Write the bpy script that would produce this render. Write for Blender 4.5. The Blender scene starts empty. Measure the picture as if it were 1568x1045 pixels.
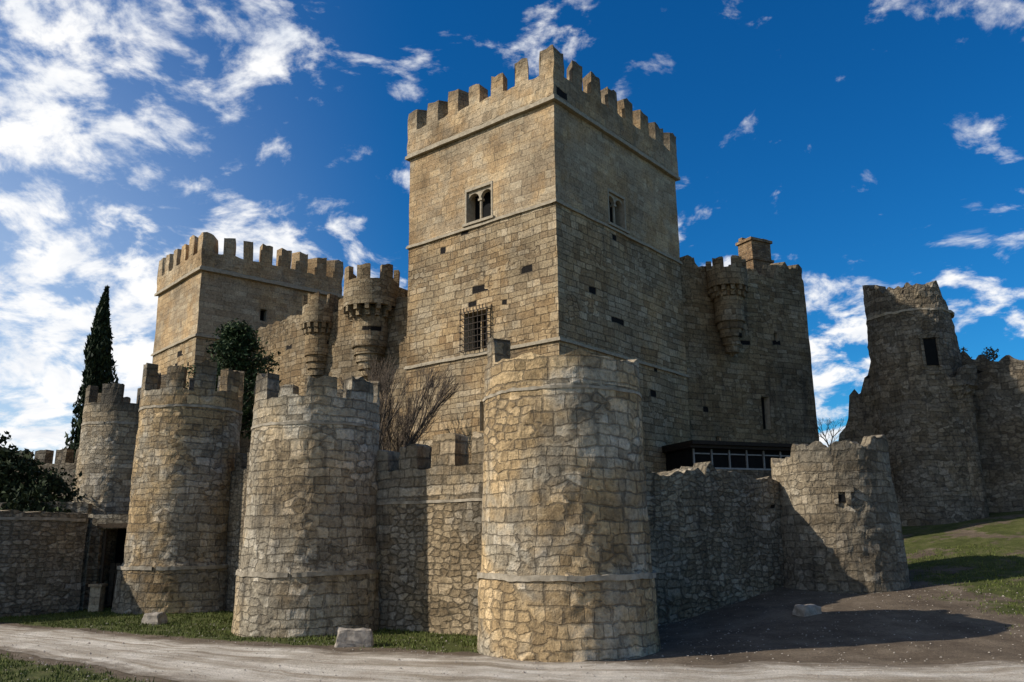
import bpy, math, random
import numpy as np
from mathutils import Vector, Matrix, noise
random.seed(7); rng=np.random.default_rng(7)
scene=bpy.context.scene
scene.view_settings.view_transform='Standard'; scene.view_settings.look='None'; scene.view_settings.exposure=0
SUN_AZ=-102.0; SUN_EL=34.0

# ---------------------------------------------------------------- node utils
class NT:
    def __init__(s,tree): s.t=tree; s.n=tree.nodes; s.l=tree.links
    def new(s,typ,**kw):
        n=s.n.new(typ)
        for k,v in kw.items(): setattr(n,k,v)
        return n
    def put(s,sock,v):
        if hasattr(v,'is_output'): s.l.new(v,sock)
        elif v is not None:
            try: sock.default_value=v
            except Exception: sock.default_value=(v[0],v[1],v[2],1.0)
    def m(s,op,a,b=None,c=None,clamp=False):
        n=s.new('ShaderNodeMath',operation=op); n.use_clamp=clamp
        s.put(n.inputs[0],a)
        if b is not None: s.put(n.inputs[1],b)
        if c is not None: s.put(n.inputs[2],c)
        return n.outputs[0]
    def vm(s,op,a,b):
        n=s.new('ShaderNodeVectorMath',operation=op); s.put(n.inputs[0],a); s.put(n.inputs[1],b); return n.outputs[0]
    def comb(s,x,y,z=0.0):
        n=s.new('ShaderNodeCombineXYZ'); s.put(n.inputs[0],x); s.put(n.inputs[1],y); s.put(n.inputs[2],z); return n.outputs[0]
    def sep(s,v):
        n=s.new('ShaderNodeSeparateXYZ'); s.put(n.inputs[0],v); return n.outputs
    def noise(s,vec,scale,detail=4,rough=.6,col=False):
        n=s.new('ShaderNodeTexNoise'); s.put(n.inputs['Vector'],vec); n.inputs['Scale'].default_value=scale
        n.inputs['Detail'].default_value=detail; n.inputs['Roughness'].default_value=rough
        return n.outputs['Color'] if col else n.outputs['Fac']
    def smooth(s,v,a,b,lo=0.0,hi=1.0):
        n=s.new('ShaderNodeMapRange'); n.interpolation_type='SMOOTHSTEP'
        s.put(n.inputs[0],v)
        for i,x in enumerate((a,b,lo,hi)): s.put(n.inputs[i+1],x)
        return n.outputs[0]
    def mix(s,f,a,b,mode='MIX'):
        n=s.new('ShaderNodeMix',data_type='RGBA',blend_type=mode)
        s.put(n.inputs[0],f)
        for i,x in ((6,a),(7,b)):
            if hasattr(x,'is_output'): s.l.new(x,n.inputs[i])
            else: n.inputs[i].default_value=(x[0],x[1],x[2],1)
        return n.outputs[2]
    def fmix(s,f,a,b):
        n=s.new('ShaderNodeMix',data_type='FLOAT'); s.put(n.inputs[0],f); s.put(n.inputs[2],a); s.put(n.inputs[3],b); return n.outputs[0]
    def ramp(s,f,stops):
        n=s.new('ShaderNodeValToRGB'); s.put(n.inputs[0],f); e=n.color_ramp.elements
        while len(e)<len(stops): e.new(.5)
        for el,(p,c) in zip(e,stops): el.position=p; el.color=(c[0],c[1],c[2],1)
        return n.outputs[0]

def newmat(name):
    m=bpy.data.materials.new(name); m.use_nodes=True; m.node_tree.nodes.clear()
    N=NT(m.node_tree); o=N.new('ShaderNodeOutputMaterial'); b=N.new('ShaderNodeBsdfPrincipled')
    b.inputs['Roughness'].default_value=.92
    try: b.inputs['Specular IOR Level'].default_value=.15
    except: pass
    N.l.new(b.outputs[0],o.inputs[0]); return m,N,b

def masonry(name,w,h,cols,mortar,warp=.05,rubble=0.0,rubz=None,rs=(.42,.24),stain=.5,darkz=None,bump=.7,holes=.012,warm=.4,mort=.03,gain=1.0,joint=.3,streak=1.1):
    mt,N,b=newmat(name)
    tc=N.new('ShaderNodeTexCoord'); uv=tc.outputs['UV']
    geo=N.new('ShaderNodeNewGeometry'); P=geo.outputs['Position']; pz=N.sep(P)[2]
    n1=N.vm('SUBTRACT',N.noise(uv,.9,1,.6,True),(.5,.5,.5))
    n2=N.vm('SUBTRACT',N.noise(uv,5.0,2,.6,True),(.5,.5,.5))
    d=N.vm('ADD',N.vm('MULTIPLY',n1,(warp*3,warp*3,0)),N.vm('MULTIPLY',n2,(warp*1.4,warp*1.4,0)))
    wuv=N.vm('ADD',uv,d); u,v,_=N.sep(wuv)
    we,he=w,h
    if rubz is not None:      # large dressed blocks above the upper band
        ab=N.m('GREATER_THAN',pz,rubz); we=N.fmix(ab,w,.8); he=N.fmix(ab,h,.42)
    vv=N.m('DIVIDE',v,he)
    vv=N.m('ADD',vv,N.m('MULTIPLY',N.m('SINE',N.m('MULTIPLY',v,2.3)),.28))
    row=N.m('FLOOR',vv); fv=N.m('FRACT',vv)
    wn=N.new('ShaderNodeTexWhiteNoise',noise_dimensions='1D'); N.put(wn.inputs['W'],row); r1=wn.outputs['Value']
    uu=N.m('ADD',N.m('MULTIPLY',N.m('DIVIDE',u,we),N.m('MULTIPLY_ADD',r1,.9,.6)),N.m('MULTIPLY',r1,17.0))
    uu=N.m('ADD',uu,N.m('MULTIPLY',N.m('SINE',N.m('ADD',N.m('MULTIPLY',uu,2.1),N.m('MULTIPLY',r1,9.0))),.3))
    col=N.m('FLOOR',uu); fu=N.m('FRACT',uu)
    wn2=N.new('ShaderNodeTexWhiteNoise',noise_dimensions='2D'); N.put(wn2.inputs['Vector'],N.comb(col,row)); r=wn2.outputs['Value']
    du=N.m('MULTIPLY',N.m('MINIMUM',fu,N.m('SUBTRACT',1.0,fu)),w)
    dv=N.m('MULTIPLY',N.m('MINIMUM',fv,N.m('SUBTRACT',1.0,fv)),h)
    dd=N.m('MINIMUM',du,dv)
    if rubble>0 or rubz is not None:
        vuv=N.comb(N.m('DIVIDE',u,rs[0]),N.m('DIVIDE',v,rs[1]))
        vo=N.new('ShaderNodeTexVoronoi',voronoi_dimensions='2D',feature='F1'); N.put(vo.inputs['Vector'],vuv); vo.inputs['Scale'].default_value=1
        ve=N.new('ShaderNodeTexVoronoi',voronoi_dimensions='2D',feature='DISTANCE_TO_EDGE'); N.put(ve.inputs['Vector'],vuv); ve.inputs['Scale'].default_value=1
        vo.inputs['Randomness'].default_value=.62; ve.inputs['Randomness'].default_value=.62
        rr=N.sep(vo.outputs['Color'])[0]; rd=N.m('MULTIPLY',ve.outputs['Distance'],rs[1])
        nz=N.noise(uv,.4,3,.6)
        mk=N.smooth(nz,.62-rubble*.25,.66-rubble*.25)
        if rubz is not None: mk=N.m('MULTIPLY',mk,N.m('SUBTRACT',1.0,ab))
        r=N.fmix(mk,r,rr); dd=N.fmix(mk,dd,rd)
    fine=N.noise(P,8.0,5,.74)
    dd=N.m('ADD',dd,N.m('MULTIPLY',N.m('SUBTRACT',fine,.5),.07))
    mm=N.smooth(dd,mort*.1,mort*1.2)    # 0 in joint, 1 on stone
    c=N.ramp(r,[(0,cols[0]),(.4,cols[1]),(.75,cols[2]),(1,cols[3])])
    big=N.noise(P,.25,5,.7)
    c=N.mix(1.0,c,N.ramp(big,[(.28,(.5*gain,.48*gain,.46*gain)),(.5,(1*gain,.98*gain,.96*gain)),(.72,(1.4*gain,1.37*gain,1.32*gain))]),'MULTIPLY')
    c=N.mix(1.0,c,N.ramp(fine,[(.25,(.48,.47,.46)),(.52,(1,1,1)),(.78,(1.4,1.38,1.35))]),'MULTIPLY')
    wmask=N.m('MULTIPLY',N.smooth(N.noise(N.vm('ADD',P,(31,7,3)),.3,4,.65),.43,.58),warm)
    c=N.mix(wmask,c,N.mix(1.0,c,(1.28,.98,.58),'MULTIPLY'))
    jm=N.m('MULTIPLY_ADD',N.smooth(big,.35,.65),.35,joint)
    c=N.mix(N.m('MAXIMUM',mm,jm),N.mix(1.0,mortar,N.ramp(fine,[(.2,(.5,.5,.5)),(.8,(1.1,1.1,1.1))]),'MULTIPLY'),c)
    uo,vo_,_=N.sep(uv)
    st=N.noise(N.comb(N.m('MULTIPLY',uo,streak),N.m('MULTIPLY',vo_,.12)),1.0,6,.68)
    sm=N.m('MULTIPLY',N.smooth(st,.53,.66),stain)
    blot=N.m('MULTIPLY',N.smooth(N.noise(P,1.3,6,.74),.54,.68),stain*.85)
    sm=N.m('MAXIMUM',sm,blot)
    if darkz is not None:
        dz=N.smooth(N.m('ADD',pz,N.m('MULTIPLY',N.m('SUBTRACT',N.noise(P,1.2,5,.7),.5),3.4)),darkz,darkz+1.3)
        sm=N.m('MAXIMUM',sm,N.m('MULTIPLY',dz,.55))
    c=N.mix(sm,c,(.045,.039,.033))
    if holes>0:
        hm=N.m('MULTIPLY',N.m('GREATER_THAN',r,1-holes),mm); c=N.mix(hm,c,(.015,.012,.01))  # random stones coloured near-black, imitating shade inside missing ones
    N.put(b.inputs['Base Color'],c)
    H=N.m('ADD',N.m('ADD',N.m('MULTIPLY',mm,.8),N.m('MULTIPLY',r,.7)),N.m('MULTIPLY',fine,2.4))
    if holes>0: H=N.m('SUBTRACT',H,N.m('MULTIPLY',hm,3.0))
    bp=N.new('ShaderNodeBump'); bp.inputs['Strength'].default_value=bump; bp.inputs['Distance'].default_value=.05
    N.put(bp.inputs['Height'],H); N.l.new(bp.outputs[0],b.inputs['Normal'])
    return mt

def plain(name,c1,c2,scale=6,rough=.9,bump=.3,dist=.03,metal=0):
    mt,N,b=newmat(name); geo=N.new('ShaderNodeNewGeometry'); P=geo.outputs['Position']
    f=N.noise(P,scale,6,.65); N.put(b.inputs['Base Color'],N.ramp(f,[(.3,c1),(.7,c2)]))
    b.inputs['Roughness'].default_value=rough; b.inputs['Metallic'].default_value=metal
    bp=N.new('ShaderNodeBump'); bp.inputs['Strength'].default_value=bump; bp.inputs['Distance'].default_value=dist
    N.put(bp.inputs['Height'],f); N.l.new(bp.outputs[0],b.inputs['Normal']); return mt

# ---------------------------------------------------------------- mesh builder
class MB:
    def __init__(s): s.v=[]; s.f=[]; s.uv=[]; s.m=[]
    def poly(s,pts,uvs,mat=0):
        i=len(s.v); s.v+= [tuple(p) for p in pts]; s.f.append(tuple(range(i,i+len(pts)))); s.uv+=list(uvs); s.m.append(mat)
    def box(s,F,s0,s1,o0,o1,z0,z1,mat=0):
        P=lambda a,o,z:F(a,o,z)
        s.poly([P(s0,o1,z0),P(s1,o1,z0),P(s1,o1,z1),P(s0,o1,z1)],[(s0,z0),(s1,z0),(s1,z1),(s0,z1)],mat)
        s.poly([P(s1,o0,z0),P(s0,o0,z0),P(s0,o0,z1),P(s1,o0,z1)],[(s1,z0),(s0,z0),(s0,z1),(s1,z1)],mat)
        s.poly([P(s0,o0,z0),P(s0,o1,z0),P(s0,o1,z1),P(s0,o0,z1)],[(o0,z0),(o1,z0),(o1,z1),(o0,z1)],mat)
        s.poly([P(s1,o1,z0),P(s1,o0,z0),P(s1,o0,z1),P(s1,o1,z1)],[(o1,z0),(o0,z0),(o0,z1),(o1,z1)],mat)
        s.poly([P(s0,o1,z1),P(s1,o1,z1),P(s1,o0,z1),P(s0,o0,z1)],[(s0,o1),(s1,o1),(s1,o0),(s0,o0)],mat)
        s.poly([P(s0,o0,z0),P(s1,o0,z0),P(s1,o1,z0),P(s0,o1,z0)],[(s0,o0),(s1,o0),(s1,o1),(s0,o1)],mat)
    def obj(s,name,mats,amp=0.0,fs=.9,parent=None,amp2=0.0):
        V=s.v
        if amp>0:
            V=[]
            for p in s.v:
                q=Vector(p); d=noise.noise_vector(q*fs)*amp
                if amp2: d+=noise.noise_vector(q*fs*4.3)*amp2
                V.append(tuple(q+d))
        me=bpy.data.meshes.new(name); me.from_pydata(V,[],s.f)
        ul=me.uv_layers.new(name='UVMap'); ul.data.foreach_set('uv',np.array(s.uv,dtype=np.float32).ravel())
        me.polygons.foreach_set('material_index',np.array(s.m,dtype=np.int32))
        for m in mats: me.materials.append(m)
        me.update(); o=bpy.data.objects.new(name,me); scene.collection.objects.link(o)
        if parent: o.parent=parent
        return o
def empty(name):
    o=bpy.data.objects.new(name,None); scene.collection.objects.link(o); return o
def frame(p0,d,n):
    return lambda s,o,z: (p0[0]+d[0]*s+n[0]*o, p0[1]+d[1]*s+n[1]*o, z)

def strip(mb,pf,s0,s1,ds,base,z0,dz=.4,ints=(),rag=0.0,rags=1.5,mat=0,extra=(),bottom=False,zin=None,seed=0):
    ss=set(np.round(np.linspace(s0,s1,max(2,int((s1-s0)/ds)+1)),5).tolist())
    for a,b,h in ints:
        for e in (a,b):
            ss.add(round(e-.004,5)); ss.add(round(e+.004,5))
    for e in extra: ss.add(e)
    ss=sorted(x for x in ss if s0-1e-6<=x<=s1+1e-6)
    bf=base if callable(base) else (lambda s:base)
    def rg(s): return rag*noise.noise(Vector((s*rags,seed*3.1,0)))*1.6
    def mh(s):
        for a,b,h in ints:
            if a<s<b: return h
        return 0.0
    n=max(1,int((bf((s0+s1)/2)-z0)/dz)); k=3 if any(i[2]>0 for i in ints) else 0
    cols=[]
    for s in ss:
        zb=bf(s)+rg(s); h=mh(s); h=h+ (rag*1.5*noise.noise(Vector((s*2.3,9.1,seed))) if h>0 else 0)
        zs=[z0+(zb-z0)*j/n for j in range(n+1)]+[zb+h*(j+1)/k for j in range(k)]
        cols.append(zs)
    for i in range(len(ss)-1):
        a,b=ss[i],ss[i+1]; A,B=cols[i],cols[i+1]
        for j in range(len(A)-1):
            if abs(A[j+1]-A[j])<1e-5 and abs(B[j+1]-B[j])<1e-5: continue
            q=[pf(a,A[j]),pf(b,B[j]),pf(b,B[j+1]),pf(a,A[j+1])]
            mb.poly([(q[0][0],q[0][1],A[j]),(q[1][0],q[1][1],B[j]),(q[2][0],q[2][1],B[j+1]),(q[3][0],q[3][1],A[j+1])],[(a,A[j]),(b,B[j]),(b,B[j+1]),(a,A[j+1])],mat)
            if zin is None or max(A[j+1],B[j+1])>zin:
                mb.poly([(q[1][2],q[1][3],B[j]),(q[0][2],q[0][3],A[j]),(q[3][2],q[3][3],A[j+1]),(q[2][2],q[2][3],B[j+1])],[(b+50,B[j]),(a+50,A[j]),(a+50,A[j+1]),(b+50,B[j+1])],mat)
        za,zb_=A[-1],B[-1]; p=pf(a,za); q=pf(b,zb_)
        t=math.hypot(p[0]-p[2],p[1]-p[3])
        if abs(za-zb_)>.2 and b-a<.05: uvs=[(0,za),(0,zb_),(t,zb_),(t,za)]
        else: uvs=[(a,0),(b,0),(b,t),(a,t)]
        mb.poly([(p[0],p[1],za),(q[0],q[1],zb_),(q[2],q[3],zb_),(p[2],p[3],za)],uvs,mat)
        if bottom:
            za,zb_=A[0],B[0]
            mb.poly([(p[2],p[3],za),(q[2],q[3],zb_),(q[0],q[1],zb_),(p[0],p[1],za)],[(a,t),(b,t),(b,0),(a,0)],mat)
    return ss

def circ(cx,cy,prof,th):
    zs=[p[0] for p in prof]; rs=[p[1] for p in prof]; R0=max(rs)
    def pf(s,z):
        a=s/R0; r=float(np.interp(z,zs,rs)); return (cx+r*math.sin(a),cy-r*math.cos(a),cx+(r-th)*math.sin(a),cy-(r-th)*math.cos(a))
    return pf,R0
def polypath(pts,th,closed=False,off=0.0):
    n=len(pts); P=[Vector(p) for p in pts]; L=[0]
    segs=[]
    m=n if closed else n-1
    for i in range(m):
        d=(P[(i+1)%n]-P[i]); segs.append(d.normalized()); L.append(L[-1]+d.length)
    def nrm(d): return Vector((d.y,-d.x))
    def mit(i):
        if closed: a,b=segs[(i-1)%m],segs[i%m]
        else: a=segs[max(0,i-1)]; b=segs[min(m-1,i)]
        na,nb=nrm(a),nrm(b); mm=(na+nb); mm.normalize(); return mm/max(.3,mm.dot(na))
    M=[mit(i) for i in range(m+1)]
    def pf(s,z):
        s=min(max(s,0),L[-1]); i=0
        while i<m-1 and s>L[i+1]: i+=1
        t=(s-L[i])/(L[i+1]-L[i]); p=P[i].lerp(P[(i+1)%n],t); k=M[i].lerp(M[i+1],t)
        o=p+k*off; q=p-k*th
        return (o.x,o.y,q.x,q.y)
    return pf,L

def ring(mb,cx,cy,r,th,z0,z1,mat=0,seg=96):
    pf,R0=circ(cx,cy,[(z0,r),(z1,r)],th)
    strip(mb,pf,0,2*math.pi*R0,2*math.pi*R0/seg,z1,z0,dz=1,mat=mat,bottom=True,rag=.03,rags=5)
def disc(mb,cx,cy,r,z,mat=0,seg=48):
    mb.poly([(cx+r*math.cos(2*math.pi*i/seg),cy+r*math.sin(2*math.pi*i/seg),z) for i in range(seg)],[(r*math.cos(2*math.pi*i/seg),r*math.sin(2*math.pi*i/seg)) for i in range(seg)],mat)

# ---------------------------------------------------------------- materials
KC=[(.24,.175,.105),(.32,.245,.15),(.375,.295,.19),(.45,.365,.25)]
GC=[(.28,.235,.17),(.38,.325,.24),(.47,.41,.31),(.60,.53,.42)]
M_keep=masonry('keep_stone',.70,.38,KC,(.14,.10,.06),warp=.045,rubble=.1,rs=(.5,.3),stain=.26,darkz=29.8,bump=.95,holes=.008,warm=.35,joint=.2,gain=1.06)
M_keepup=masonry('keep_ashlar',.8,.4,[(.31,.235,.15),(.355,.275,.18),(.39,.31,.205),(.43,.35,.24)],(.21,.165,.11),warp=.035,rubble=.1,rs=(.42,.26),stain=.18,darkz=30.0,bump=.7,holes=.0015,warm=.4,mort=.02,joint=.45,gain=1.06)
M_trim=plain('stone_trim',(.24,.195,.135),(.44,.37,.27),5,.9,.5,.03)
M_back=masonry('castle_stone_shaded',.66,.36,KC,(.09,.07,.045),warp=.05,rubble=.3,rs=(.5,.28),stain=.45,bump=.9,holes=.006,warm=.3,gain=.78)  # weathered stone, albedo also lowered to paint in deeper shade
M_grey=masonry('grey_stone_shaded',.62,.34,[(.16,.135,.10),(.24,.205,.155),(.30,.26,.20),(.37,.325,.255)],(.11,.09,.07),warp=.06,rubble=.5,rs=(.46,.24),stain=.5,bump=1.0,holes=.003,warm=.25,gain=.78)  # low gain puts extra shade into the grey stone colour
M_wall=masonry('rubble_wall',.58,.32,GC,(.15,.12,.08),warp=.06,rubble=.9,rubz=4.55,rs=(.42,.22),stain=.45,darkz=6.4,bump=1.1,holes=.002,warm=.45,gain=.85)
M_rub=masonry('rubble_wall_low',.55,.27,GC,(.13,.11,.08),warp=.06,rubble=.8,rs=(.44,.2),stain=.5,darkz=5.8,bump=1.1,holes=.002,warm=.25,gain=.7)
M_dark=plain('dark_opening',(.004,.004,.004),(.01,.01,.01),3,.9,.0)  # near-black colour stands in for the unlit depth of openings
M_iron=plain('wrought_iron',(.015,.014,.013),(.05,.035,.025),9,.6,.3,.01,.6)
M_wood=plain('old_wood',(.05,.035,.022),(.12,.085,.055),7,.8,.4)
M_white=plain('painted_frame',(.18,.18,.17),(.28,.28,.27),4,.5,.1)
M_block=plain('pale_block_stone',(.20,.165,.13),(.42,.365,.30),5,.9,.7,.04)
M_band=plain('band_stone',(.17,.14,.10),(.44,.375,.285),2.6,.9,.7,.04)
def towermat(name,cz,warm=.4,stain=.45,gain=1.0):
    return masonry(name,.62,.34,GC,(.20,.165,.12),warp=.06,rubble=.5,rubz=cz+.08,rs=(.52,.26),stain=stain,darkz=cz+.6,bump=1.1,holes=.002,warm=warm,gain=gain,joint=.38)

# ---------------------------------------------------------------- terrain
def sm(t): t=min(1,max(0,t)); return t*t*(3-2*t)
def gh(x,y):
    yy=min(max(y-24,0),34)
    h=sm((x-3)/9)*.085*yy
    h+=.12*min(max(x-14,0),26)*sm((y-26)/24)
    h+=.06*noise.noise(Vector((x*.35,y*.35,0)))+.02*noise.noise(Vector((x*1.7,y*1.7,3)))
    return h
def upl(x):
    return float(np.interp(x,[-60,-24,-17,-12,-6,0,4,14,30,60],[55,37.5,33.5,30,26.9,24.7,23.2,22.6,20,10]))
def lol(x):
    return float(np.interp(x,[-60,-24,-16,-11,-7.4,-3,2,12,26,55],[45,32,27.3,23.5,20.5,17.5,15.5,14,11,0]))
def grassmask(x,y):
    n=noise.noise(Vector((x*.5,y*.5,0)))*.5+noise.noise(Vector((x*2.1,y*2.1,5)))*.35
    g=0
    u=upl(x); l=lol(x)
    if y<l: g=sm((l-y)/1.3+n)
    elif y>u and x<2.5: g=sm((y-u)/1.2+n*.9)
    elif y>u:
        hx=sm((x-15)/4+n)*sm((y-25.5)/3+n)
        g=.72*hx*sm(.85+n*1.5)
    return min(1,max(0,g))
def axis(a,b,st,far):
    c=list(np.arange(a,b,st)); v=st; x=b
    hi=[]
    while x<far: hi.append(x); v*=1.35; x+=v
    v=st; x=a-st; lo=[]
    while x>-far: lo.append(x); v*=1.35; x-=v
    return lo[::-1]+c+hi
xs=axis(-32,42,.3,2500); ys=axis(12,62,.3,2500)
nx,ny=len(xs),len(ys)
vs=[(x,y,gh(x,y)) for y in ys for x in xs]
fs=[(j*nx+i,j*nx+i+1,(j+1)*nx+i+1,(j+1)*nx+i) for j in range(ny-1) for i in range(nx-1)]
me=bpy.data.meshes.new('ground'); me.from_pydata(vs,[],fs)
at=me.attributes.new('grass','FLOAT','POINT'); at.data.foreach_set('value',[grassmask(x,y) for y in ys for x in xs])
me.polygons.foreach_set('use_smooth',[True]*len(fs))
mt,N,b=newmat('ground_soil'); geo=N.new('ShaderNodeNewGeometry'); P=geo.outputs['Position']
ga=N.new('ShaderNodeAttribute'); ga.attribute_name='grass'
dirt=N.ramp(N.noise(P,.6,7,.7),[(.3,(.08,.058,.04)),(.5,(.14,.105,.072)),(.7,(.22,.17,.12))])
dirt=N.mix(1,dirt,N.ramp(N.noise(P,14,5,.75),[(.3,(.6,.6,.6)),(.7,(1.25,1.25,1.25))]),'MULTIPLY')
gr=N.ramp(N.noise(P,1.2,7,.75),[(.3,(.04,.045,.012)),(.5,(.075,.083,.022)),(.72,(.14,.125,.052))])
gr=N.mix(1,gr,N.ramp(N.noise(P,20,4,.75),[(.3,(.5,.5,.5)),(.7,(1.4,1.4,1.4))]),'MULTIPLY')
f=N.smooth(N.m('ADD',ga.outputs['Fac'],N.m('MULTIPLY',N.m('SUBTRACT',N.noise(P,3.5,7,.75),.5),1.3)),.35,.65)
N.put(b.inputs['Base Color'],N.mix(f,dirt,gr))
bp=N.new('ShaderNodeBump'); bp.inputs['Strength'].default_value=.9; bp.inputs['Distance'].default_value=.07
N.put(bp.inputs['Height'],N.noise(P,5,7,.78)); N.l.new(bp.outputs[0],b.inputs['Normal'])
me.materials.append(mt); g=bpy.data.objects.new('ground',me); scene.collection.objects.link(g)
# dirt road
mb=MB(); X=np.arange(-58,58,.4)
for i in range(len(X)-1):
    r=[]
    for x in (X[i],X[i+1]):
        x=float(x)
        lo=lol(x)+.5*noise.noise(Vector((x*.8,1,0)))+.25*noise.noise(Vector((x*2.9,1,0)))
        hi=upl(x)-.2+.5*noise.noise(Vector((x*.7,8,0)))+.25*noise.noise(Vector((x*3.1,8,0)))
        r.append((x,lo,hi))
    K=24
    for k in range(K):
        pts=[]
        for (x,lo,hi),t in ((r[0],k/K),(r[1],k/K),(r[1],(k+1)/K),(r[0],(k+1)/K)):
            y=lo+(hi-lo)*t; pts.append((x,y,gh(x,y)+.012))
        mb.poly(pts,[(x_/3,t_) for x_,t_ in ((r[0][0],k/K),(r[1][0],k/K),(r[1][0],(k+1)/K),(r[0][0],(k+1)/K))])
mt,N,b=newmat('road_gravel'); geo=N.new('ShaderNodeNewGeometry'); P=geo.outputs['Position']
tc=N.new('ShaderNodeTexCoord'); ru,rv,_=N.sep(tc.outputs['UV'])
c=N.ramp(N.noise(P,.5,7,.68),[(.3,(.33,.275,.215)),(.5,(.48,.42,.345)),(.7,(.62,.56,.48))])
trk=N.noise(N.comb(N.m('MULTIPLY',ru,.35),N.m('MULTIPLY',rv,7.0)),1.6,5,.6)
c=N.mix(1,c,N.ramp(trk,[(.36,(.62,.57,.50)),(.5,(.95,.94,.92)),(.6,(1.2,1.2,1.2))]),'MULTIPLY')
c=N.mix(1,c,N.ramp(N.noise(P,22,5,.85),[(.34,(.5,.5,.5)),(.52,(1,1,1)),(.7,(1.25,1.25,1.25))]),'MULTIPLY')
edge=N.m('MULTIPLY',N.smooth(N.m('ADD',N.m('MULTIPLY',N.m('ABSOLUTE',N.m('SUBTRACT',rv,.5)),2.0),N.m('MULTIPLY',N.m('SUBTRACT',N.noise(P,1.4,5,.7),.5),.8)),.7,1.0),.8)
c=N.mix(edge,c,(.15,.115,.08))
N.put(b.inputs['Base Color'],c)
bp=N.new('ShaderNodeBump'); bp.inputs['Strength'].default_value=.9; bp.inputs['Distance'].default_value=.06
N.put(bp.inputs['Height'],N.noise(P,5,8,.8)); N.l.new(bp.outputs[0],b.inputs['Normal'])
mb.obj('dirt_road',[mt])

# ---------------------------------------------------------------- round towers
def rtower(name,cx,cy,prof,base,mat,ints=(),rag=.06,ringz=(),rproud=.07,th=.55,z0=-1.0,floor=1.3,amp=.05,holes=(),seg=150,amp2=.035,rings=1.3,extra=None):
    mb=MB(); pf,R0=circ(cx,cy,prof,th)
    I=[(math.radians(a)*R0,math.radians(b_)*R0,h) for a,b_,h in ints]
    bfn=(lambda s:base(math.degrees(s/R0))) if callable(base) else base
    bmin=base if not callable(base) else min(base(a) for a in range(-180,181,5))
    strip(mb,pf,-math.pi*R0,math.pi*R0,2*math.pi*R0/seg,bfn,z0,dz=.22,ints=I,rag=rag,rags=rings,zin=bmin-floor-.5,seed=cx)
    rr=float(np.interp(bmin,[p[0] for p in prof],[p[1] for p in prof]))
    disc(mb,cx,cy,rr-.2,bmin-floor)
    for z,h,w in ringz:
        r=float(np.interp(z,[p[0] for p in prof],[p[1] for p in prof])); ring(mb,cx,cy,r+w,.35,z,z+h,2)
    for ang,z,w,h in holes:
        a=math.radians(ang); r=float(np.interp(z,[p[0] for p in prof],[p[1] for p in prof]))
        d=(math.cos(a),math.sin(a)); n=(math.sin(a),-math.cos(a)); F=frame((cx+n[0]*(r-.05),cy+n[1]*(r-.05)),d,n)
        mb.box(F,-w/2,w/2,-.1,.10,z,z+h,1)  # solid black panel on the wall, painted shade of an opening
        mb.box(F,-w/2-.2,-w/2,-.1,.16,z-.1,z+h+.1,0); mb.box(F,w/2,w/2+.2,-.1,.16,z-.1,z+h+.1,0)
        mb.box(F,-w/2-.3,w/2+.3,-.1,.17,z+h+.1,z+h+.35,0)
    if extra: extra(mb)
    return mb.obj(name,[mat,M_dark,M_band],amp,.8,amp2=amp2)

rtower('round_tower',1.57,26.3,[(-1,2.74),(2.1,2.64),(2.25,2.56),(7.5,2.47),(9.5,2.45)],8.45,towermat('tower_stone_near',7.5,.65,.42,1.08),
   ints=[(-74,-60,.75),(142,150,.5),(118,126,.3)],ringz=[(2.05,.16,.05),(7.42,.09,.03)],rag=.14,seg=260)
rtower('round_tower',-7.71,32.7,[(-1,2.74),(2.1,2.62),(2.25,2.54),(7.4,2.42),(9.5,2.40)],8.4,towermat('tower_stone_mid',7.4,.4,.62,1.06),
   ints=[(a,a+w,h) for a,w,h in ((-88,14,.95),(-62,24,.95),(-22,14,.35),(4,26,.75),(44,30,.85),(84,20,.9),(118,22,.9),(152,20,.9),(-176,22,.9),(-140,22,.9),(-112,12,.9))],ringz=[(2.0,.16,.05),(7.35,.1,.03)],rag=.12)
rtower('round_tower',-16.5,42.6,[(-1,2.9),(2.0,2.75),(2.2,2.55),(9.6,2.45),(12,2.45)],10.5,towermat('tower_stone_far',9.65,.7,.5,.97),
   ints=[(a,a+w,h) for a,w,h in ((-70,26,1.4),(-10,20,1.05),(22,24,1.4),(62,22,1.3),(100,22,1.3),(140,22,1.3),(-175,22,1.3),(-135,22,1.3),(-100,14,1.3))],ringz=[(1.95,.16,.05),(9.6,.12,.04)],rag=.12)
rtower('round_tower',-26.6,57,[(-1,2.95),(3,2.8),(10.9,2.6),(14.5,2.6)],12.2,towermat('tower_stone_back',10.9,.3,.45,.92),
   ints=[(a,a+w,h) for a,w,h in ((-88,50,1.2),(-12,30,1.25),(42,20,1.1),(80,22,1.1),(120,22,1.1),(160,18,1.1),(-160,20,1.1),(-125,20,1.1))],ringz=[(10.8,.16,.04)],rag=.08)
def t5top(a):
    return 6.4+.55*sm((a+62)/6)+.25*sm((a-10)/30)
rtower('round_tower',14.1,37.6,[(-1,2.95),(1.4,2.72),(5.6,2.5),(8,2.45)],t5top,towermat('tower_stone_right',5.7,.2,.5,.8),rag=.22,amp=.07,amp2=.055,
   holes=[(-12,4.55,.28,.3)],rings=2.2)
def t6top(a):
    if a<-150 or a>150: return 15.4
    if a<-84: return 19.8
    if a<20: return 19.8-.9*sm((a+84)/25)
    return 18.7-4.7*sm((a-18)/60)
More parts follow.
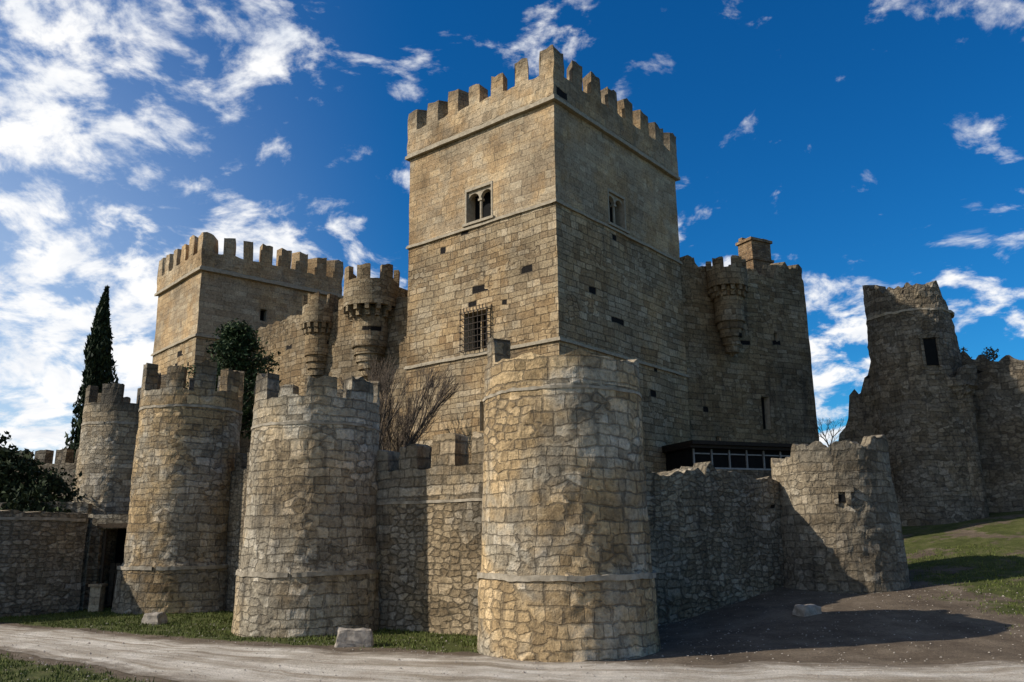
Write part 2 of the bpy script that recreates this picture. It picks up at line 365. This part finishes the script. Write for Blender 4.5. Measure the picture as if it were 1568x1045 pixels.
def t6x(mb):   # corbelled side turret stump beside the window
    pf,R0=circ(28.2,53.0,[(0,1.15),(10.6,1.05),(11.8,1.1),(11.81,1.3),(12.2,1.3),(12.21,1.5),(14,1.5)],.8)
    strip(mb,pf,-math.pi*R0,math.pi*R0,.25,lambda s:13.2+.5*math.sin(s*1.3),0,dz=.15,rag=.2,seed=4); disc(mb,28.2,53.0,1.0,12.5)
rtower('ruined_round_tower',26.7,54.4,[(-1,3.0),(6,2.8),(10,2.7),(20,2.65)],t6top,M_grey,rag=.45,ringz=[(17.2,.16,.04)],th=.8,floor=2.5,amp=.12,amp2=.08,
   holes=[(-4,13.6,.75,1.7)],z0=0,extra=t6x,rings=1.8)

# ---------------------------------------------------------------- curtain walls
def cwall(name,pts,th,base,mat,ints=(),rag=.06,z0=-1.0,ds=.22,cornice=None,amp=.05,rags=1.5,amp2=.03,dz=.25,parent=None):
    mb=MB(); pf,L=polypath(pts,th)
    strip(mb,pf,0,L[-1],ds,base,z0,dz=dz,ints=ints,rag=rag,rags=rags,extra=[round(x,5) for x in L[1:-1]],seed=pts[0][0])
    for s,sg in ((0,1),(L[-1],-1)):
        zt=(base(s) if callable(base) else base)-.05; p=pf(s,0)
        q=[(p[2],p[3],z0),(p[0],p[1],z0),(p[0],p[1],zt),(p[2],p[3],zt)]; u=[(0,z0),(th,z0),(th,zt),(0,zt)]
        if sg<0: q=q[::-1]; u=u[::-1]
        mb.poly(q,u)
    if cornice:
        for z,h,w in cornice:
            pf2,L2=polypath(pts,.1,off=w); strip(mb,pf2,0,L2[-1],.4,z+h,z,dz=1,bottom=True,mat=1,rag=.02,rags=4)
    return mb.obj(name,[mat,M_band],amp,.8,amp2=amp2,parent=parent)
cwall('curtain_wall',[(-7.4,34.0),(1.6,28.0)],.8,5.75,M_wall,ints=[(2.3,3.1,.85),(3.7,4.6,.9),(5.3,6.35,1.2),(7.1,8.3,1.2),(8.9,9.8,1.15)],cornice=[(4.5,.1,.045)],rag=.1)
cwall('curtain_wall',[(1.6,28.6),(12.9,38.2)],.8,lambda s:5.75+.15*math.sin(s*.9)-.4*sm((s-12.5)/1.5),M_rub,rag=.2,rags=2.2,amp=.12,amp2=.08)
cwall('curtain_wall',[(-16,44.2),(-7.6,34.6)],.8,6.6,M_rub,ints=[(i*1.5+.3,i*1.5+1.1,.8) for i in range(8)])
cwall('curtain_wall',[(-26.4,58),(-17,44.5)],.8,6.2,M_rub)
cwall('curtain_wall',[(-60,66),(-28,59.5)],.8,8.8,M_grey,ints=[(i*1.7+.3,i*1.7+1.2,1.0) for i in range(18)])
cwall('ruined_wall',[(21.6,56.4),(24.9,54.4)],1.0,lambda s:8.6+ (1.4*sm(s/.6)+2.6*sm((s-.7)/.9)+3.8*sm((s-1.9)/1.8)),M_grey,rag=.6,rags=2.4,amp=.15,amp2=.12)
cwall('curtain_wall',[(28.2,54.8),(33.5,52.0),(60,36)],1.0,lambda s:14.4+.25*math.sin(s*1.1),M_grey,rag=.35,rags=1.7,z0=1.0,amp=.12,amp2=.08)
cwall('low_entrance_wall',[(-40,27),(-30,32.5),(-22.8,39),(-20.9,42.3)],1.4,4.65,M_rub,rag=.1,cornice=[(4.25,.14,.05)])
cwall('garden_wall',[(-40,47),(-24.5,49)],.6,5.5,M_rub,rag=.15)

# ---------------------------------------------------------------- holed faces
def hface(mb,F,L,z0,z1,holes,mat=0,cell=.7,u0=0,matfn=None):
    S=set(np.linspace(0,L,int(L/cell)+2).tolist()); Z=set(np.linspace(z0,z1,int((z1-z0)/cell)+2).tolist())
    for h in holes: S|={h[0],h[1]}; Z|={h[2],h[3]}
    S=sorted(S); Z=sorted(Z)
    for i in range(len(S)-1):
        for j in range(len(Z)-1):
            a,b_,c,d=S[i],S[i+1],Z[j],Z[j+1]
            if b_-a<1e-6 or d-c<1e-6: continue
            ms,mz=(a+b_)/2,(c+d)/2
            if any(h[0]<ms<h[1] and h[2]<mz<h[3] for h in holes): continue
            m=mat if matfn is None else matfn(mz)
            mb.poly([F(a,0,c),F(b_,0,c),F(b_,0,d),F(a,0,d)],[(a+u0,c),(b_+u0,c),(b_+u0,d),(a+u0,d)],m)
    for a,b_,c,d,dep in holes:
        mb.poly([F(a,0,c),F(a,-dep,c),F(a,-dep,d),F(a,0,d)],[(0,c),(dep,c),(dep,d),(0,d)],2)
        mb.poly([F(b_,-dep,c),F(b_,0,c),F(b_,0,d),F(b_,-dep,d)],[(0,c),(dep,c),(dep,d),(0,d)],2)
        mb.poly([F(a,0,c),F(b_,0,c),F(b_,-dep,c),F(a,-dep,c)],[(a,0),(b_,0),(b_,dep),(a,dep)],2)
        mb.poly([F(a,-dep,d),F(b_,-dep,d),F(b_,0,d),F(a,0,d)],[(a,0),(b_,0),(b_,dep),(a,dep)],2)
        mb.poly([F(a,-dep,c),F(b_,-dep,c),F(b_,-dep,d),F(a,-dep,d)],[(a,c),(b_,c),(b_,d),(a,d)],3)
def squaretower(name,p,dl,dr,Ll,Lr,zb,zcor,zpar,zmer,strings,holesL,holesR,zsplit,nml,nmr,th=.7):
    root=empty(name); p=Vector(p); dl=Vector(dl).normalized(); dr=Vector(dr).normalized()
    A=p+dl*Ll; C=p+dr*Lr; B=A+dr*Lr
    mats=[M_keep,M_keepup,M_trim,M_dark]
    mf=lambda z:1 if z>zsplit else 0
    mb=MB()
    F1=frame(A,-dl,-dr); hface(mb,F1,Ll,zb,zcor,holesL,matfn=mf)
    F2=frame(p,dr,-dl); hface(mb,F2,Lr,zb,zcor,holesR,u0=40,matfn=mf)
    F3=frame(C,dl,dr); hface(mb,F3,Ll,zb,zcor,[],u0=80,matfn=mf)
    F4=frame(B,-dr,dl); hface(mb,F4,Lr,zb,zcor,[],u0=120,matfn=mf)
    q=[A,p,C,B]; mb.poly([(v.x,v.y,zpar-1.4) for v in q],[(v.x,v.y) for v in q],2)
    mb.obj('walls',mats,.05,.5,parent=root,amp2=.02)
    ring4=[tuple(A),tuple(p),tuple(C),tuple(B)]
    pf,L=polypath(ring4,th,True,off=.16)
    I=[]
    for k,(n) in enumerate((nml,nmr,nml,nmr)):
        Lk=L[k+1]-L[k]; per=Lk/(n-.48)
        cw=per*.52
        for i in range(n):
            a=L[k]+i*per+random.uniform(-.06,.06); b_=a+cw+random.uniform(-.08,.08)
            if i==0: a=L[k]-.0
            if i==n-1: b_=L[k+1]
            I.append((max(a,L[k]+(0 if i else -0.01)),min(b_,L[k+1]+.01),(zmer-zpar)*random.choice((1,1,1,.88,1.06,.95))))
    mb=MB(); strip(mb,pf,0,L[-1],.3,zpar,zcor+.14,dz=.4,ints=I,rag=.1,extra=[round(x,5) for x in L],bottom=True,seed=3)
    mb.obj('battlements',[M_keepup],.07,.8,parent=root,amp2=.06)
    mb=MB()
    for z,h,w in strings+[(zcor-.22,.36,.26)]:
        pf2,L2=polypath(ring4,.1,True,off=w); strip(mb,pf2,0,L2[-1],.6,z+h*.6,z,dz=1,bottom=True,extra=[round(x,5) for x in L2])
        pf3,L3=polypath(ring4,.1,True,off=w*.6); strip(mb,pf3,0,L3[-1],.6,z+h,z+h*.6,dz=1,extra=[round(x,5) for x in L3])
    mb.obj('string_courses',[M_trim],.03,.8,parent=root,amp2=.02)
    return root,F1,F2
def arch(mb,F,s0,s1,zs,zt,o0,o1,mat=0,n=10):
    c=(s0+s1)/2; r=(s1-s0)/2; pts=[(c-r*math.cos(math.pi*i/n),zs+r*math.sin(math.pi*i/n)) for i in range(n+1)]
    for i in range(n):
        (a,za),(b_,zb_)=pts[i],pts[i+1]
        mb.poly([F(a,o1,za),F(b_,o1,zb_),F(b_,o1,zt),F(a,o1,zt)],[(a,za),(b_,zb_),(b_,zt),(a,zt)],mat)
        mb.poly([F(a,o0,za),F(b_,o0,zb_),F(b_,o1,zb_),F(a,o1,za)],[(a,0),(b_,0),(b_,.3),(a,.3)],mat)
def colm(mb,F,s,o,r,z0,z1,mat=0,n=10):
    for i in range(n):
        a,b_=2*math.pi*i/n,2*math.pi*(i+1)/n
        q=[(s+r*math.cos(a),o+r*math.sin(a)),(s+r*math.cos(b_),o+r*math.sin(b_))]
        mb.poly([F(q[0][0],q[0][1],z0),F(q[1][0],q[1][1],z0),F(q[1][0],q[1][1],z1),F(q[0][0],q[0][1],z1)],[(a,z0),(b_,z0),(b_,z1),(a,z1)],mat)
def twin(F,s0,s1,z0,z1,parent,o=-.12):
    mb=MB(); c=(s0+s1)/2; r=(s1-s0)/4
    arch(mb,F,s0+.02,c-.06,z1-.12-r,z1,o-.25,o); arch(mb,F,c+.06,s1-.02,z1-.12-r,z1,o-.25,o)
    mb.box(F,c-.06,c+.06,o-.25,o,z1-.12-r,z1-.01)
    colm(mb,F,c,o-.12,.085,z0+.12,z1-.25-r); mb.box(F,c-.15,c+.15,o-.26,o+.02,z1-.25-r,z1-.12-r); mb.box(F,c-.13,c+.13,o-.25,o+.01,z0,z0+.12)
    mb.box(F,s0-.25,s1+.25,-.1,.16,z0-.16,z0-.003)
    for a,b_ in ((s0-.12,s0-.002),(s1+.002,s1+.12)): mb.box(F,a,b_,-.1,.03,z0,z1)
    mb.box(F,s0-.12,s1+.12,-.1,.035,z1+.002,z1+.18)
    mb.obj('twin_window',[M_trim],parent=parent)
def grille(F,s0,s1,z0,z1,parent):
    mb=MB()
    n=7
    for i in range(n):
        s=s0+.05+(s1-s0-.1)*i/(n-1); mb.box(F,s-.02,s+.02,.26,.30,z0-.02,z1+.05)
    for j in range(7):
        z=z0+(z1-z0)*j/6; mb.box(F,s0,s1,.305,.335,z-.02,z+.02)
        mb.box(F,s0,s0+.04,-.05,.30,z-.02,z+.02); mb.box(F,s1-.04,s1,-.05,.30,z-.02,z+.02)
    for i in range(9):
        s=s0+.1+(s1-s0-.2)*i/8
        mb.box(F,s-.025,s+.025,.28,.31,z1+.05,z1+.3)
    mb.obj('iron_grille',[M_iron],parent=parent)
    mb=MB(); c=(s0+s1)/2
    mb.box(F,s0-.02,s0+.18,-.1,.06,z0,z1+.0); mb.box(F,s1-.18,s1+.02,-.1,.06,z0,z1)
    mb.box(F,s0-.1,s1+.1,-.1,.1,z1+.002,z1+.25)
    mb.box(F,c-.05,c+.05,-.6,-.45,z0+.02,z1-.003)
    mb.obj('window_surround',[M_keepup],parent=parent)

Ll,Lr=11.9,14.5
keep,FK1,FK2=squaretower('castle_keep',(2.55,44),(-.774,.633),(.633,.774),Ll,Lr,-1,28.1,29.8,31.3,
  [(21.6,.2,.12),(13.6,.2,.12)],
  [(Ll-6.8,Ll-4.8,22.0,24.1,.8),(Ll-6.9,Ll-5.1,14.0,16.3,.9),(Ll-5.75,Ll-5.45,9.2,10.9,.6)],
  [(5.55,7.35,22.0,24.1,.8),(2.2,2.5,6.0,7.6,.6)],21.7,7,8)
twin(FK1,Ll-6.8,Ll-4.8,22.0,24.1,keep); twin(FK2,5.55,7.35,22.0,24.1,keep)
grille(FK1,Ll-7.1,Ll-4.9,14.0,16.3,keep)
c42=math.radians(42)
lt,FL1,FL2=squaretower('castle_square_tower',(-24.1,62),(-math.sin(c42),math.cos(c42)),(math.cos(c42),math.sin(c42)),9.3,12.2,-1,24.0,25.4,27.0,
  [(18.5,.22,.14)],[(4.2,4.9,14.5,16.8,.6)],[(5.0,5.6,20.6,21.6,.6)],18.6,6,8)

# ---------------------------------------------------------------- castle wings
def bartizan(mb,cx,cy,R,ztop,zpar,zcorb,zstem,zbot,stemR,nm=6,mh=.9):
    pf,R0=circ(cx,cy,[(zcorb,R),(ztop+2,R)],.35)
    per=2*math.pi*R0/nm; I=[(-math.pi*R0+i*per+.1,-math.pi*R0+i*per+per*.6,mh) for i in range(nm)]
    strip(mb,pf,-math.pi*R0,math.pi*R0,per/10,zpar,zcorb,dz=.3,ints=I,rag=.08,bottom=True,seed=cx)
    disc(mb,cx,cy,R-.1,zpar-1.0)
    n=14
    for i in range(n):
        a=2*math.pi*i/n; d=(math.cos(a),math.sin(a)); nn=(math.sin(a),-math.cos(a)); F=frame((cx,cy),d,nn)
        mb.box(F,-.13,.13,stemR-.1,R-.03,zcorb-.35,zcorb-.003); mb.box(F,-.13,.13,stemR-.1,stemR+(R-stemR)*.5,zcorb-.7,zcorb-.353)
    prof=[(zbot,.05),(zbot+.3,.32*stemR)]
    k=5
    for i in range(k):
        z=zbot+.3+(zstem-zbot-.3)*i/k; r=stemR*(.35+.65*(i+1)/k); prof+=[(z+.01,r),(z+(zstem-zbot-.3)/k-.01,r+.02)]
    prof+=[(zstem,stemR),(zcorb,stemR)]
    seg=36
    for j in range(len(prof)-1):
        (za,ra),(zb_,rb)=prof[j],prof[j+1]
        for i in range(seg):
            a,b_=2*math.pi*i/seg,2*math.pi*(i+1)/seg
            mb.poly([(cx+ra*math.cos(a),cy+ra*math.sin(a),za),(cx+ra*math.cos(b_),cy+ra*math.sin(b_),za),(cx+rb*math.cos(b_),cy+rb*math.sin(b_),zb_),(cx+rb*math.cos(a),cy+rb*math.sin(a),zb_)],[(a*stemR,za),(b_*stemR,za),(b_*stemR,zb_),(a*stemR,zb_)])
wl=empty('castle_west_wing')
cwall('wing_wall',[(-23,66),(-15.5,58.9),(-14.6,58.0),(-6.3,52.5)],1.2,lambda s:19.3-.5*sm((s-10)/2),M_back,ints=[(11.6+i*1.5,12.4+i*1.5,.8) for i in range(6)],parent=wl,rag=.15,ds=.35,dz=.5)
mb=MB(); bartizan(mb,-9.4,54.0,1.85,20.9,19.9,18.2,16.0,13.3,1.2,7,1.0); mb.obj('turret_large',[M_back],.04,.9,parent=wl)
mb=MB(); bartizan(mb,-13.6,57.3,1.25,20.2,19.3,18.0,16.2,13.6,.95,5,.8); mb.obj('turret_small',[M_back],.04,.9,parent=wl)
wr=empty('castle_east_wing')
E0=Vector((11.3,55.4)); E1=Vector((22.4,61.4)); dE=(E1-E0).normalized(); nE=Vector((dE.y,-dE.x)); LE=(E1-E0).length
mb=MB(); FE=frame(E0,dE,nE); hface(mb,FE,LE,0,21.2,[(7.2,8.0,10.6,12.9,.5),(2.8,3.2,9.2,9.8,.4),(9.0,9.4,17.2,17.8,.4),(8.7,9.3,6,7.2,.4)],matfn=lambda z:0)
mb.obj('wing_wall',[M_back,M_back,M_trim,M_dark],.08,.5,parent=wr,amp2=.03)
cwall('parapet',[tuple(E0),tuple(E1),(17.6,72)],.8,lambda s:21.9+.15*math.sin(s)+1.4*sm((s-9.4)/.5),M_back,ints=[(1.0,1.9,.3),(5.6,6.4,.6),(7.2,7.9,.4)],parent=wr,z0=21.2,rag=.4,rags=2.0,amp=.08,amp2=.07)
cwall('side_wall',[tuple(E1),(17.6,72)],.8,21.2,M_back,parent=wr,z0=0,dz=.8,ds=.6)
mb=MB(); bartizan(mb,15.2,56.4,1.4,21.9,21.4,20.1,18.2,15.2,1.0,6,.75); mb.obj('turret',[M_back],.04,.9,parent=wr)
mb=MB(); F=frame((18.9,62.2),dE,nE); mb.box(F,0,2.1,-1.6,0,20,24.3); mb.box(F,-.1,2.2,-1.7,.1,24.302,24.5); mb.box(F,.05,2.05,-1.55,-.05,24.503,25.9); mb.box(F,-.08,2.18,-1.68,.08,25.902,26.12)
mb.box(F,.1,.6,-1.5,-1.1,26.123,26.45); mb.box(F,1.4,2.0,-1.5,-.2,26.123,26.3)
M_brick=masonry('chimney_stone',.34,.14,[(.17,.12,.07),(.23,.16,.10),(.28,.21,.135),(.33,.25,.17)],(.15,.12,.09),warp=.015,stain=.45,holes=0)
mb.obj('chimney',[M_brick],.03,.8,parent=wr)
mb=MB(); q=[E0,E1,Vector((17.6,72)),Vector((5,66))]; mb.poly([(v.x,v.y,20.9) for v in q],[(v.x,v.y) for v in q]); mb.obj('roof',[M_trim],parent=wr)
lr=empty('lean_to_building'); F=frame((10.6,49.6),Vector((.93,.36)).normalized(),Vector((.36,-.93)).normalized())
mb=MB(); mb.box(F,0,7.5,-3,0,0,7.2,0); mb.box(F,0,7.5,-3,-.1,7.203,8.3,1)
mb.box(F,-.3,7.8,-3.2,.5,8.5,8.72,2)
for i in range(6):
    a=.05+i*1.25; mb.box(F,a,a+.07,-.09,.02,7.21,8.28,3)
    mb.box(F,a+.08,a+1.16,-.08,0,7.97,8.04,3)
mb.box(F,0,7.5,-.1,.03,7.1,7.2,3); mb.box(F,-.3,7.8,-3,.3,8.31,8.49,2)
mb.obj('walls',[M_grey,M_dark,M_iron,M_white],parent=lr)

# ---------------------------------------------------------------- entrance gateway
ge=empty('gateway'); F=frame((-21.3,43.0),(1,0),(0,-1))
mb=MB(); hface(mb,F,3.0,-.5,4.6,[(.55,2.2,0.0,3.9,1.8)],cell=.4); mb.poly([F(0,0,4.6),F(3,0,4.6),F(3,-1,4.6),F(0,-1,4.6)],[(0,0),(3,0),(3,1),(0,1)])
mb.obj('walls',[M_rub,M_rub,M_rub,M_dark],.04,.8,parent=ge)
mb=MB(); mb.box(F,.4,2.4,-.1,.12,3.93,4.15); mb.box(F,.6,.72,-.4,-.28,0,3.9)
for i in range(5): mb.box(F,.75+i*.28,.98+i*.28,-1.0,-.95,.1,2.2)
mb.box(F,.7,2.15,-.94,-.90,1.7,1.85)
mb.obj('timber',[M_wood],parent=ge)
mb=MB(); F=frame((-20.3,41.6),(1,0),(0,-1)); mb.box(F,0,.5,-.5,0,-.3,1.15); mb.box(F,-.07,.57,-.57,.07,1.153,1.28)
mb.obj('stone_pillar',[M_keepup],.04,2,amp2=.02)

# ---------------------------------------------------------------- stone blocks
def rock(name,x,y,w,d,h,rot,seed,cap=True):
    import bmesh
    bm=bmesh.new(); bmesh.ops.create_cube(bm,size=1)
    for v in bm.verts:
        k=.86 if v.co.z>0 else 1.0
        v.co.x*=w*k; v.co.y*=d*k; v.co.z=(v.co.z+.5)*h
    bmesh.ops.bevel(bm,geom=bm.edges[:],offset=.07*h/.5,segments=2,affect='EDGES',profile=.6)
    bmesh.ops.subdivide_edges(bm,edges=bm.edges[:],cuts=3,use_grid_fill=True)
    for v in bm.verts: v.co+=noise.noise_vector(v.co*3+Vector((seed,0,0)))*.07+noise.noise_vector(v.co*9+Vector((seed,0,0)))*.025
    me=bpy.data.meshes.new(name); bm.to_mesh(me); bm.free(); me.materials.append(M_block)
    o=bpy.data.objects.new(name,me); o.location=(x,y,gh(x,y)-.06); o.rotation_euler=(0,0,rot); scene.collection.objects.link(o)
rock('stone_block',-5.0,27.5,1.2,.75,.55,.15,1)
rock('stone_block',-14.7,35.8,.85,.6,.5,-.3,5)
rock('stone_block',10.2,30.6,.9,.6,.36,.5,9)

# ---------------------------------------------------------------- vegetation
def leafmat(name,c1,c2,c3):
    mt,N,b=newmat(name); geo=N.new('ShaderNodeNewGeometry')
    f=N.noise(geo.outputs['Position'],1.6,4,.7); r=geo.outputs['Random Per Island']
    c=N.ramp(N.m('ADD',N.m('MULTIPLY',f,.6),N.m('MULTIPLY',r,.4)),[(.3,c1),(.5,c2),(.72,c3)])
    N.put(b.inputs['Base Color'],c); b.inputs['Roughness'].default_value=.7; return mt
M_cyp=leafmat('cypress_foliage',(.010,.018,.008),(.022,.036,.014),(.045,.06,.022))
M_con=leafmat('conifer_foliage',(.012,.026,.010),(.03,.052,.018),(.06,.085,.03))
M_bush=leafmat('shrub_foliage',(.012,.019,.008),(.028,.04,.015),(.06,.075,.03))
M_grass=leafmat('grass_blades',(.05,.062,.012),(.085,.11,.02),(.15,.155,.05))
M_bark=plain('bark',(.05,.038,.028),(.13,.10,.075),9,.95,.5)
def leaf(mb,p,size,up=0.0,asp=.5):
    n=Vector(rng.normal(size=3)); n.normalize(); t=Vector(rng.normal(size=3)); t.z+=up*2; t.normalize(); s=n.cross(t)
    if s.length<1e-3: return
    s.normalize(); p=Vector(p); a=t*size; c=s*size*asp
    mb.poly([p-a*.5,p+c*.5-a*.1,p+a*.6,p-c*.5-a*.1],[(0,0),(1,0),(1,1),(0,1)])
def prism(mb,a,b,ra,rb,n=5):
    a=Vector(a); b=Vector(b); d=(b-a).normalized(); x=d.orthogonal().normalized(); y=d.cross(x)
    for i in range(n):
        t0,t1=2*math.pi*i/n,2*math.pi*(i+1)/n
        o0=x*math.cos(t0)+y*math.sin(t0); o1=x*math.cos(t1)+y*math.sin(t1)
        mb.poly([a+o0*ra,a+o1*ra,b+o1*rb,b+o0*rb],[(0,0),(1,0),(1,1),(0,1)])
def cypress(x,y,h,R,n,z0=1.5):
    root=empty('cypress_tree'); mb=MB(); prism(mb,(x,y,0),(x,y,h*.9),.3,.05,8); mb.obj('trunk',[M_bark],parent=root)
    mb=MB()
    for i in range(n):
        t=rng.random()**1.1; a=rng.random()*6.283
        r=R*min(1,(t*7+.35))*(1-.45*t-.55*t**4.0)*(.82+.55*noise.noise(Vector((math.cos(a)*1.2,math.sin(a)*1.2,t*8+x))) +.3*noise.noise(Vector((a*2,t*25,0))))
        r*=rng.uniform(.5,1.12)
        leaf(mb,(x+r*math.cos(a)+.25*math.sin(t*6+x),y+r*math.sin(a),z0+t*(h-z0)),rng.uniform(.3,.7),1.2,.4)
    mb.obj('foliage',[M_cyp],parent=root)
cypress(-37.8,75,26.4,2.3,19000)
def conifer(x,y,h,R,z0):
    root=empty('conifer_tree'); mb=MB(); prism(mb,(x,y,0),(x,y,h*.97),.28,.03,8)
    lf=MB()
    lev=24
    for i in range(lev):
        t=i/lev; z=z0+t*(h-z0); L=R*(1-t)**.7*random.uniform(.65,1.2)+.25
        for k in range(10):
            a=random.random()*6.283; d=Vector((math.cos(a),math.sin(a),random.uniform(-.05,.35))); LL=L*random.uniform(.6,1.1)
            prism(mb,(x,y,z),Vector((x,y,z))+d*LL,.05,.01,4)
            for q in range(60):
                w=random.random()**.6; p=Vector((x,y,z))+d*LL*w+Vector(rng.normal(size=3))*(.16+.2*(1-w))
                leaf(lf,p,random.uniform(.15,.36),0,.4)
    mb.obj('trunk',[M_bark],parent=root); lf.obj('foliage',[M_con],parent=root)
conifer(-18.1,53.5,17.0,4.8,10.0)
def bare(name,x,y,z,h,r0,seed,depth=6,spread=.55):
    random.seed(seed); mb=MB()
    def br(p,d,L,r,k):
        q=p+d*L; m=p+d*L*.5+Vector((random.uniform(-1,1),random.uniform(-1,1),0))*L*.06
        prism(mb,p,m,r,r*.85,5 if k>2 else 3); prism(mb,m,q,r*.85,r*.68,5 if k>2 else 3)
        if k==0: return
        for i in range(random.choice((2,3,3)) ):
            nd=(d+Vector((random.uniform(-1,1),random.uniform(-1,1),random.uniform(-.3,.7)))*spread).normalized()
            br(q,nd,L*random.uniform(.62,.85),r*.66,k-1)
        if k>2: br(m,(d+Vector((random.uniform(-1,1),random.uniform(-1,1),.3))*spread).normalized(),L*.6,r*.4,k-2)
    br(Vector((x,y,z)),Vector((0,0,1)),h*.26,r0,depth)
    mb.obj(name,[M_bark])
bare('bare_tree',-7.4,45.0,0,13.6,.2,4,7,.34)
bare('bare_tree',-6.3,46.5,0,11.5,.14,14,7,.34)
bare('bare_shrub',20.9,55.5,8.0,3.4,.06,3,5,.7)
def shrub(name,blobs,n,size,mat):
    mb=MB()
    tot=sum(b[3]**2 for b in blobs)
    for cx,cy,cz,r in blobs:
        for i in range(int(n*r*r/tot)):
            d=Vector(rng.normal(size=3)); d.normalize(); k=(.5+.5*rng.random())*(1+.5*noise.noise(d*2.6+Vector((cx,cy,cz))))
            p=Vector((cx,cy,cz))+d*r*k; p.z=max(p.z,0)
            leaf(mb,p,size*rng.uniform(.6,1.4),0,.6)
    mb.obj(name,[mat])
shrub('evergreen_shrubs',[(-33,52,7.8,2.1),(-30.5,51,7.3,1.7),(-36.5,53,7.8,2.6),(-41,53,7,3.0),(-28.5,51.5,6.0,1.8),(-32,50,4.6,2.6),(-36,50,5.0,2.8),(-28,49,4.6,1.9),(-26.5,48.5,4.0,1.5)],28000,.3,M_bush)
shrub('wall_top_plants',[(33.6,52.4,14.7,.5),(31.3,53.6,14.6,.5),(29.6,54.6,14.6,.8),(35,51.5,14.8,.6),(34.2,51.8,14.7,.5),(38,50,14.8,.7)],2200,.16,leafmat('dry_plants',(.05,.035,.02),(.10,.075,.04),(.10,.10,.04)))
mb=MB(); cnt=0; tries=0
while cnt<60000 and tries<400000:
    tries+=1
    x=rng.uniform(-24,24); y=rng.uniform(15,44)
    if abs(x)>y*.72: continue
    g_=grassmask(x,y)
    if rng.random()>g_**1.5: continue
    if noise.noise(Vector((x*1.3,y*1.3,2)))<-.25: continue
    z=gh(x,y); h=rng.uniform(.035,.12); a=rng.random()*6.283; w=.012+.01*rng.random()
    dx,dy=math.cos(a)*w,math.sin(a)*w; lx,ly=rng.normal(size=2)*.03
    mb.poly([(x-dx,y-dy,z),(x+dx,y+dy,z),(x+lx,y+ly,z+h)],[(0,0),(1,0),(1,1)]); cnt+=1
mb.obj('grass',[M_grass])
mb=MB()
for i in range(3500):
    x=rng.uniform(-18,20); y=rng.uniform(16,36)
    r=rng.uniform(.012,.035)*(1.8 if rng.random()<.04 else 1); z=gh(x,y)+.012
    p=[Vector((x+r*math.cos(t)*rng.uniform(.7,1.2),y+r*math.sin(t)*rng.uniform(.7,1.2),z)) for t in np.linspace(0,6.283,6)[:-1]]
    top=Vector((x,y,z+r*.8))
    for k in range(5): mb.poly([p[k],p[(k+1)%5],top],[(0,0),(1,0),(1,1)])
mb.obj('gravel',[M_block])

# ---------------------------------------------------------------- world and sun
W=bpy.data.worlds.new('World'); scene.world=W; W.use_nodes=True; W.node_tree.nodes.clear(); N=NT(W.node_tree)
out=N.new('ShaderNodeOutputWorld'); bg=N.new('ShaderNodeBackground'); bg.inputs['Strength'].default_value=.074
sky=N.new('ShaderNodeTexSky',sky_type='NISHITA'); sky.sun_disc=False; sky.sun_elevation=math.radians(SUN_EL); sky.sun_rotation=math.radians(SUN_AZ)
sky.altitude=800; sky.air_density=1.0; sky.dust_density=1.0; sky.ozone_density=3
hs=N.new('ShaderNodeHueSaturation'); hs.inputs['Saturation'].default_value=1.35; N.l.new(sky.outputs[0],hs.inputs['Color'])
sc=N.mix(1.0,hs.outputs[0],(.45,1.35,1.65),'MULTIPLY')
tc=N.new('ShaderNodeTexCoord'); D=tc.outputs['Generated']; dx,dy,dz=N.sep(D)
zz=N.m('ADD',N.m('MAXIMUM',dz,0.0),.36)
pv=N.comb(N.m('DIVIDE',dx,zz),N.m('DIVIDE',dy,zz),0.0)
wp=N.vm('ADD',pv,N.vm('MULTIPLY',N.vm('SUBTRACT',N.noise(pv,3.0,2,.5,True),(.5,.5,.5)),(.2,.2,0)))
n1=N.noise(N.vm('ADD',wp,(4.2,1.7,0)),8.8,9,.6); n2=N.noise(N.vm('ADD',pv,(9.2,3.7,0)),2.4,3,.5)
low=N.smooth(dz,.10,.40,1.0,0.0)
bias=N.m('ADD',N.m('MULTIPLY',N.smooth(dx,-.5,.15,1.0,0.0),.11),N.m('MULTIPLY',low,.10))
val=N.m('ADD',N.m('ADD',n1,N.m('MULTIPLY',N.m('SUBTRACT',n2,.5),.36)),bias)
cm=N.smooth(val,.55,.73)
shade=N.ramp(N.noise(wp,9,5,.6),[(.3,(10.8,11.4,12.4)),(.55,(14,14,14))])
haze=N.m('MULTIPLY',N.m('MULTIPLY',N.smooth(dx,-.72,-.08,1.0,0.0),N.smooth(dz,.0,.65,1.0,.15)),.75)
sc=N.mix(haze,sc,(10.8,12.0,13.4))
fin=N.mix(cm,sc,shade)
N.l.new(fin,bg.inputs['Color']); N.l.new(bg.outputs[0],out.inputs[0])
sl=bpy.data.lights.new('sun','SUN'); sl.energy=5.0; sl.angle=math.radians(.5); sl.color=(1,.94,.84)
so=bpy.data.objects.new('sun',sl); scene.collection.objects.link(so)
az=math.radians(SUN_AZ); el=math.radians(SUN_EL)
sd=Vector((math.sin(az)*math.cos(el),math.cos(az)*math.cos(el),math.sin(el)))
so.rotation_euler=sd.to_track_quat('Z','Y').to_euler()
# ---------------------------------------------------------------- camera
cam=bpy.data.cameras.new('camera'); cam.lens=29.39; cam.sensor_width=36; cam.clip_end=6000
co=bpy.data.objects.new('camera',cam); scene.collection.objects.link(co); scene.camera=co
co.matrix_world=Matrix.Translation((0,0,3.2))@Matrix.Rotation(math.radians(103.3),4,'X')@Matrix.Rotation(math.radians(-.6),4,'Z')
